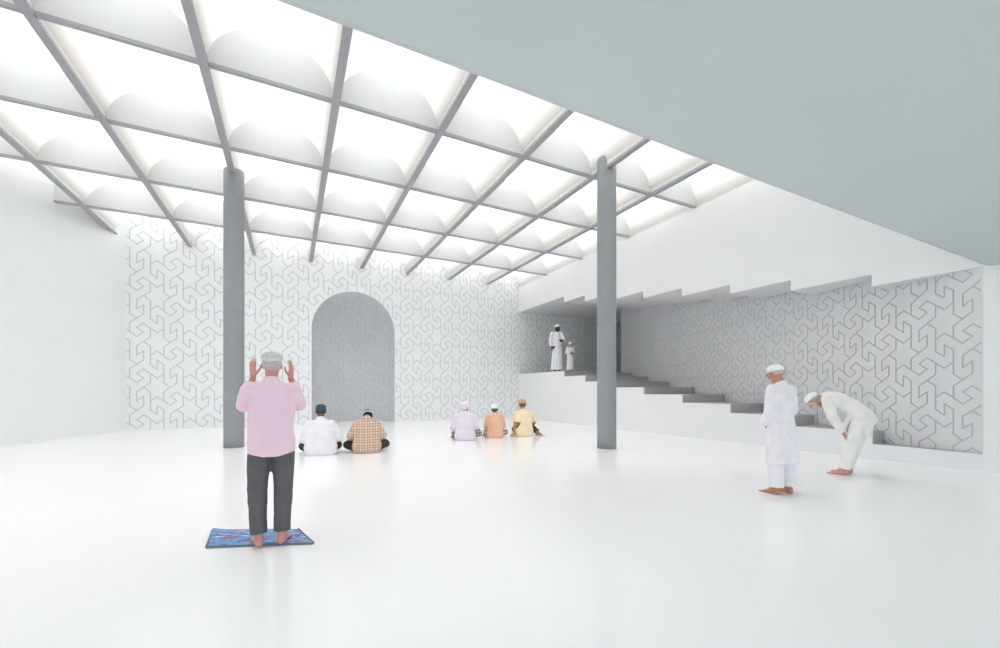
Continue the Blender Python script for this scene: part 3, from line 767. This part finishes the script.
# ------------------------------------------------------------------ rug
def build_rug():
    m = bpy.data.materials.new('blue_woven_rug'); m.use_nodes = True; nt = m.node_tree; b = nt.nodes['Principled BSDF']
    b.inputs['Roughness'].default_value = .9; b.inputs['Specular IOR Level'].default_value = .1
    tc = nt.nodes.new('ShaderNodeTexCoord'); mp = nt.nodes.new('ShaderNodeMapping'); nt.links.new(tc.outputs['Object'], mp.inputs['Vector'])
    mp.inputs['Scale'].default_value = (5, 16, 1)
    def noise_(scale, detail, off):
        n = nt.nodes.new('ShaderNodeTexNoise'); n.inputs['Scale'].default_value = scale; n.inputs['Detail'].default_value = detail
        v = nt.nodes.new('ShaderNodeVectorMath'); v.operation = 'ADD'; v.inputs[1].default_value = (off, off*.7, off)
        nt.links.new(mp.outputs[0], v.inputs[0]); nt.links.new(v.outputs[0], n.inputs['Vector']); return n.outputs['Fac']
    r = nt.nodes.new('ShaderNodeValToRGB'); nt.links.new(noise_(1.3, 4, 0), r.inputs[0])
    el = r.color_ramp.elements
    el[0].position = .30; el[0].color = (*srgb(66, 98, 156), 1); el[1].position = .72; el[1].color = (*srgb(225, 228, 238), 1)
    for p, c in ((.42, srgb(92, 140, 196)), (.50, srgb(140, 182, 222)), (.56, srgb(112, 124, 166)), (.62, srgb(196, 210, 232))):
        q = el.new(p); q.color = (*c, 1)
    r2 = nt.nodes.new('ShaderNodeValToRGB'); nt.links.new(noise_(1.1, 3, 7), r2.inputs[0])
    r2.color_ramp.elements[0].position = .56; r2.color_ramp.elements[0].color = (0, 0, 0, 1); r2.color_ramp.elements[1].position = .62; r2.color_ramp.elements[1].color = (1, 1, 1, 1)
    mx = nt.nodes.new('ShaderNodeMix'); mx.data_type = 'RGBA'; nt.links.new(r2.outputs[0], mx.inputs[0]); nt.links.new(r.outputs[0], mx.inputs[6]); mx.inputs[7].default_value = (*srgb(150, 120, 150), 1)
    nt.links.new(mx.outputs[2], b.inputs['Base Color'])
    # corners: far-left, far-right, near-right, near-left
    cs = [V((-.68, 4.955)), V((.068, 4.585)), V((.185, 4.10)), V((-.655, 4.42))]
    c0 = sum(cs, V((0, 0)))/4
    e = empty('prayer_rug', (c0.x, c0.y, 0), R(-24)); inv = Matrix.Rotation(R(24), 2)
    cs = [inv @ (p-c0) for p in cs]
    nx, ny = 40, 24; g = MB(); top = []
    def P(i, j, dz):
        a, q = i/nx, j/ny
        p = cs[0].lerp(cs[1], a).lerp(cs[3].lerp(cs[2], a), q)
        wv = .004*noise.noise(V((p.x*6, p.y*6, 2)))
        z = .010 + max(0, .004*noise.noise(V((p.x*5, p.y*5, 0)))) + .016*math.exp(-((a-.0)/.06)**2)*math.exp(-((q-.2)/.3)**2)
        return (p.x + wv, p.y + wv, z if dz else .0005)
    for i in range(nx):
        for j in range(ny):
            g.face([P(i, j, 1), P(i+1, j, 1), P(i+1, j+1, 1), P(i, j+1, 1)]); g.face([P(i, j, 0), P(i, j+1, 0), P(i+1, j+1, 0), P(i+1, j, 0)])
    for i in range(nx):
        for j in (0, ny): g.face([P(i, j, 0), P(i+1, j, 0), P(i+1, j, 1), P(i, j, 1)])
    for j in range(ny):
        for i in (0, nx): g.face([P(i, j, 0), P(i, j+1, 0), P(i, j+1, 1), P(i, j, 1)])
    g.build('pile', m, e, smooth=False, merge=True)
    # dark bound border along the near and left edges
    bm_ = cloth('dark_navy_binding', srgb(112, 122, 140)); t = MB()
    L = [(cs[3] + V((0, .0))), cs[2]]
    def strip(a, q, w):
        d = (q-a).normalized(); nrm = V((-d.y, d.x))*w
        t.prism([tuple(a-nrm), tuple(q-nrm), tuple(q+nrm*.3), tuple(a+nrm*.3)], 'z', .001, .0165)
    strip(cs[3], cs[2], .014); strip(cs[2], cs[1], .008); strip(cs[0], cs[3], .012)
    # turned-up corner
    t.build('binding', bm_, e)
    tag(e, 'small blue woven prayer rug under the feet of the man in pink', 'rug')

# ------------------------------------------------------------------ run
build_setting(); build_ceiling(); build_columns(); build_stairs()
person_pink(); person_kurta(); person_bowing()
person_seated_white(); person_seated_plaid(); person_seated_lilac(); person_seated_orange(); person_seated_yellow()
person_landing(); person_child()
build_rug()

# ------------------------------------------------------------------ light, camera
w = bpy.data.worlds.new('daylight'); SC.world = w; w.use_nodes = True
# overcast sky, brighter overhead than at the horizon
nt = w.node_tree; bg = nt.nodes['Background']
tc = nt.nodes.new('ShaderNodeTexCoord'); sp = nt.nodes.new('ShaderNodeSeparateXYZ'); nt.links.new(tc.outputs['Generated'], sp.inputs[0])
mx = nt.nodes.new('ShaderNodeMath'); mx.operation = 'MAXIMUM'; mx.inputs[1].default_value = 0; nt.links.new(sp.outputs['Z'], mx.inputs[0])
ma = nt.nodes.new('ShaderNodeMath'); ma.operation = 'MULTIPLY_ADD'; ma.inputs[1].default_value = SKY[0]-SKY[1]; ma.inputs[2].default_value = SKY[1]; nt.links.new(mx.outputs[0], ma.inputs[0])
nt.links.new(ma.outputs[0], bg.inputs['Strength']); bg.inputs['Color'].default_value = (.97, .985, 1, 1)

cam = bpy.data.cameras.new('camera'); co = bpy.data.objects.new('camera', cam); COL.objects.link(co)
co.location = (0, 0, EYE); co.rotation_euler = (R(90), 0, R(-26.8))
cam.sensor_width = 36; cam.lens = 415/1000*36; cam.shift_y = .067; cam.clip_start = .05
SC.camera = co
SC.view_settings.view_transform = 'Standard'; SC.view_settings.look = 'None'
SC.view_settings.exposure = 0.54; SC.view_settings.gamma = 1.0; SC.view_settings.use_curve_mapping = False
SC.cycles.max_bounces = 10; SC.cycles.diffuse_bounces = 8; SC.cycles.caustics_reflective = False; SC.cycles.caustics_refractive = False
